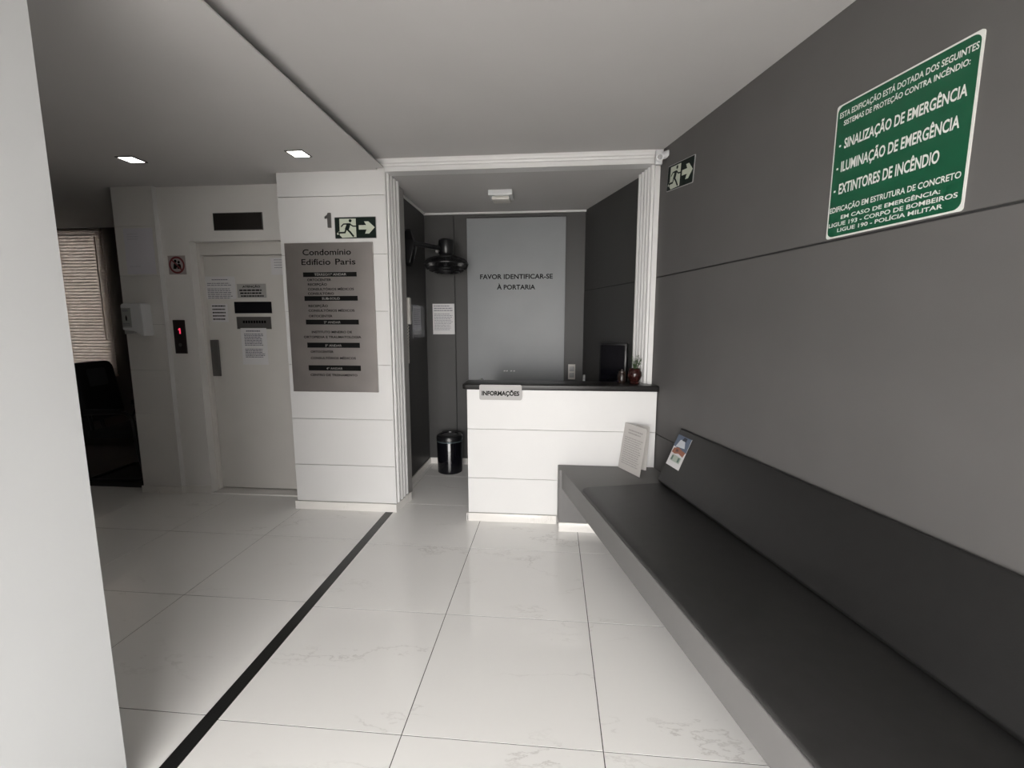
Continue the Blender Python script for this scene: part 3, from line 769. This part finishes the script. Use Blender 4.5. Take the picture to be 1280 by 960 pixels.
patch('green_print', [(.15, .17), (.85, .17), (.88, .36), (.2, .38)], (.40, .46, .40))
y = -.0038
patch('dark_green_print', [(.2, .2), (.32, .2), (.32, .34), (.22, .34)], (.10, .16, .13))
patch('dark_green_mark', [(.66, .2), (.8, .2), (.8, .34), (.66, .34)], (.10, .16, .13))

# plaque leaning in the corner
o, w, h = quad_thing('leaning_plaque', [(.489, 3.228, .4625), (.600, 3.010, .4625), (.654, 3.018, .790), (.540, 3.236, .790)], .003, 'pale printed acrylic plaque leaning against the desk on the bench', 'plaque', mat('acrylic_sheet', (.52, .50, .48), .25))
print_lines(o, w * .22, w * .85, [h * .86, h * .80], .010, -.0036, mat('plaque_print', (.30, .285, .275), .6), 31)
print_lines(o, w * .10, w * .92, [h * (.70 - .047 * k) for k in range(13)], .006, -.0036, MATS['plaque_print'], 32)
o, w, h = quad_thing('leaning_sheet', [(.585, 3.232, .4625), (.672, 3.160, .4625), (.705, 3.185, .775), (.622, 3.243, .775)], .002, 'blank pale sheet tucked behind the leaning plaque', 'sheet', mat('blank_sheet', (.62, .60, .57), .4))

# ------------------------------------------------------------------ waiting room beyond the pier
YW = 5.0
ww = thing('wall_waiting_room', 'dark far wall of the waiting room around its window', 'wall', (0, YW, 0), 0, kind='structure')
WX0, WX1, WZ0, WZ1 = -6.55, -5.275, .91, 2.555
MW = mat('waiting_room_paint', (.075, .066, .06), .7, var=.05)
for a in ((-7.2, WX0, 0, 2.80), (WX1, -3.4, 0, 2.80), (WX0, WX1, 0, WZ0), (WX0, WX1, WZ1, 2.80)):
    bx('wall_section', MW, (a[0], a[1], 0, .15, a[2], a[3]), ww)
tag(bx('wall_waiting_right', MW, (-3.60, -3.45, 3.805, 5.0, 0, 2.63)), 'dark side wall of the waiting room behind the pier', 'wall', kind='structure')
t = thing('window_1', 'waiting room window behind closed tan blinds', 'window', (0, YW, 0), 0, kind='structure')
FR = mat('window_frame_tan', (.34, .27, .21), .5)
bm = bmesh.new()
for a in ((WX0, WX1, WZ0, WZ0 + .035), (WX0, WX1, WZ1 - .035, WZ1), (WX0, WX0 + .035, WZ0, WZ1), (WX1 - .035, WX1, WZ0, WZ1)):
    box(bm, a[0], a[1], .02, .07, a[2], a[3])
obj('window_frame', bm, FR, t)
for x in (-5.90,): bx('mullion', FR, (x - .02, x + .02, .03, .06, WZ0 + .035, WZ1 - .035), t)
g = bpy.data.materials.new('window_glass'); g.use_nodes = True
b = g.node_tree.nodes['Principled BSDF']; b.inputs['Transmission Weight'].default_value = 1; b.inputs['Roughness'].default_value = .0; b.inputs['IOR'].default_value = 1.45
bx('window_pane', g, (WX0 + .03, -5.92, .042, .046, WZ0 + .03, WZ1 - .03), t)
bx('window_pane', g, (-5.88, WX1 - .03, .042, .046, WZ0 + .03, WZ1 - .03), t)
# blinds: slats too fine to tell apart singly at this distance
bl = bpy.data.materials.new('tan_blind'); bl.use_nodes = True
nt = bl.node_tree; nt.nodes.remove(nt.nodes['Principled BSDF'])
df = nt.nodes.new('ShaderNodeBsdfDiffuse'); tr = nt.nodes.new('ShaderNodeBsdfTranslucent'); mx = nt.nodes.new('ShaderNodeMixShader')
df.inputs['Color'].default_value = (.44, .38, .33, 1); tr.inputs['Color'].default_value = (.27, .24, .215, 1); mx.inputs['Fac'].default_value = .20
nt.links.new(df.outputs[0], mx.inputs[1]); nt.links.new(tr.outputs[0], mx.inputs[2]); nt.links.new(mx.outputs[0], nt.nodes['Material Output'].inputs['Surface'])
bm = bmesh.new(); z = WZ0 - .02; k = 0
while z < WZ1 - .01:
    v = [bm.verts.new(p) for p in ((WX0 - .03, -.006, z), (WX1 + .03, -.006, z), (WX1 + .03, -.004, z + .024), (WX0 - .03, -.004, z + .024), (WX0 - .03, .002, z + .049), (WX1 + .03, .002, z + .049))]
    bm.faces.new(v[:4]); bm.faces.new((v[3], v[2], v[5], v[4]))
    z += .036
t2 = thing('window_blind', 'tan horizontal slat blind drawn over the waiting room window', 'blind', (0, YW - .02, 0))
o = obj('slats', bm, bl, t2); o['kind'] = 'stuff'
bx('head_rail', bl, (WX0 - .03, WX1 + .03, -.018, .006, WZ1 + .01, WZ1 + .03), t2)
bx('bottom_rail', FR, (WX0 - .03, WX1 + .03, -.015, .008, WZ0 - .045, WZ0 - .022), t2)
bx('pull_rod', FR, (-5.322, -5.315, -.026, -.019, 1.3, 2.5), t2)

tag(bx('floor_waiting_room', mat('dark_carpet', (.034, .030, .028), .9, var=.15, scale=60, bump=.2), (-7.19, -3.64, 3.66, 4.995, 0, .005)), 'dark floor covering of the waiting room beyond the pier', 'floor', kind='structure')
# waiting chair
t = thing('visitor_chair', 'black visitor chair with sled tube frame in the dark waiting room', 'chair', (-4.16, 4.03, .005), math.radians(5))
CH = mat('black_tube', (.006, .006, .006), .35)
UP = mat('black_upholstery', (.008, .008, .009), .75)
# local: +x forward
for s_ in (-1, 1):
    bm = bmesh.new()
    tube(bm, smooth_path([(-.26, .27 * s_, .018), (-.1, .27 * s_, .018), (.18, .27 * s_, .018), (.27, .27 * s_, .03), (.30, .27 * s_, .09), (.27, .27 * s_, .30), (.25, .27 * s_, .58), (.20, .27 * s_, .655), (.10, .27 * s_, .67), (-.20, .27 * s_, .66)], 5), .0165, 10)
    obj('side_frame', bm, CH, t, smooth=True)
    bx('armrest', UP, (-.20, .16, .27 * s_ - .025, .27 * s_ + .025, .672, .70), t, bevel=.01)
bm = bmesh.new(); tube(bm, [(-.25, -.27, .018), (-.25, .27, .018)], .0165, 10); obj('stretcher', bm, CH, t, smooth=True)
bm = bmesh.new(); tube(bm, [(.235, -.27, .40), (.235, .27, .40)], .014, 10); obj('stretcher', bm, CH, t, smooth=True)
bm = bmesh.new(); tube(bm, [(-.15, -.27, .645), (-.20, -.20, .46), (-.20, .20, .46), (-.15, .27, .645)], .014, 10); obj('seat_support', bm, CH, t, smooth=True)
bm = bmesh.new(); prism(bm, rrect(-.24, .27, -.25, .25, .06), .415, .485, 'z'); obj('seat', bm, UP, t, bevel=.022, seg=3, smooth=True)
bm = bmesh.new(); prism(bm, rrect(-.215, .215, 0, .57, .075), -.03, .035, 'y')
M = Matrix.Translation((-.25, 0, .56)) @ Matrix.Rotation(math.radians(-9), 4, 'Y') @ Matrix.Rotation(math.radians(90), 4, 'Z')
bmesh.ops.transform(bm, matrix=M, verts=bm.verts)
back = obj('backrest', bm, UP, t, bevel=.022, seg=3, smooth=True)
bm = bmesh.new(); prism(bm, rrect(-.10, .10, .33, .50, .02), -.036, -.0315, 'y'); bmesh.ops.transform(bm, matrix=M, verts=bm.verts)
obj('back_label', bm, mat('dark_grey_label', (.05, .05, .055), .5), back)
bm = bmesh.new(); tube(bm, smooth_path([(-.10, 0, .43), (-.22, 0, .43), (-.285, 0, .50), (-.30, 0, .75)], 5), .02, 10); obj('back_support', bm, CH, t, smooth=True)
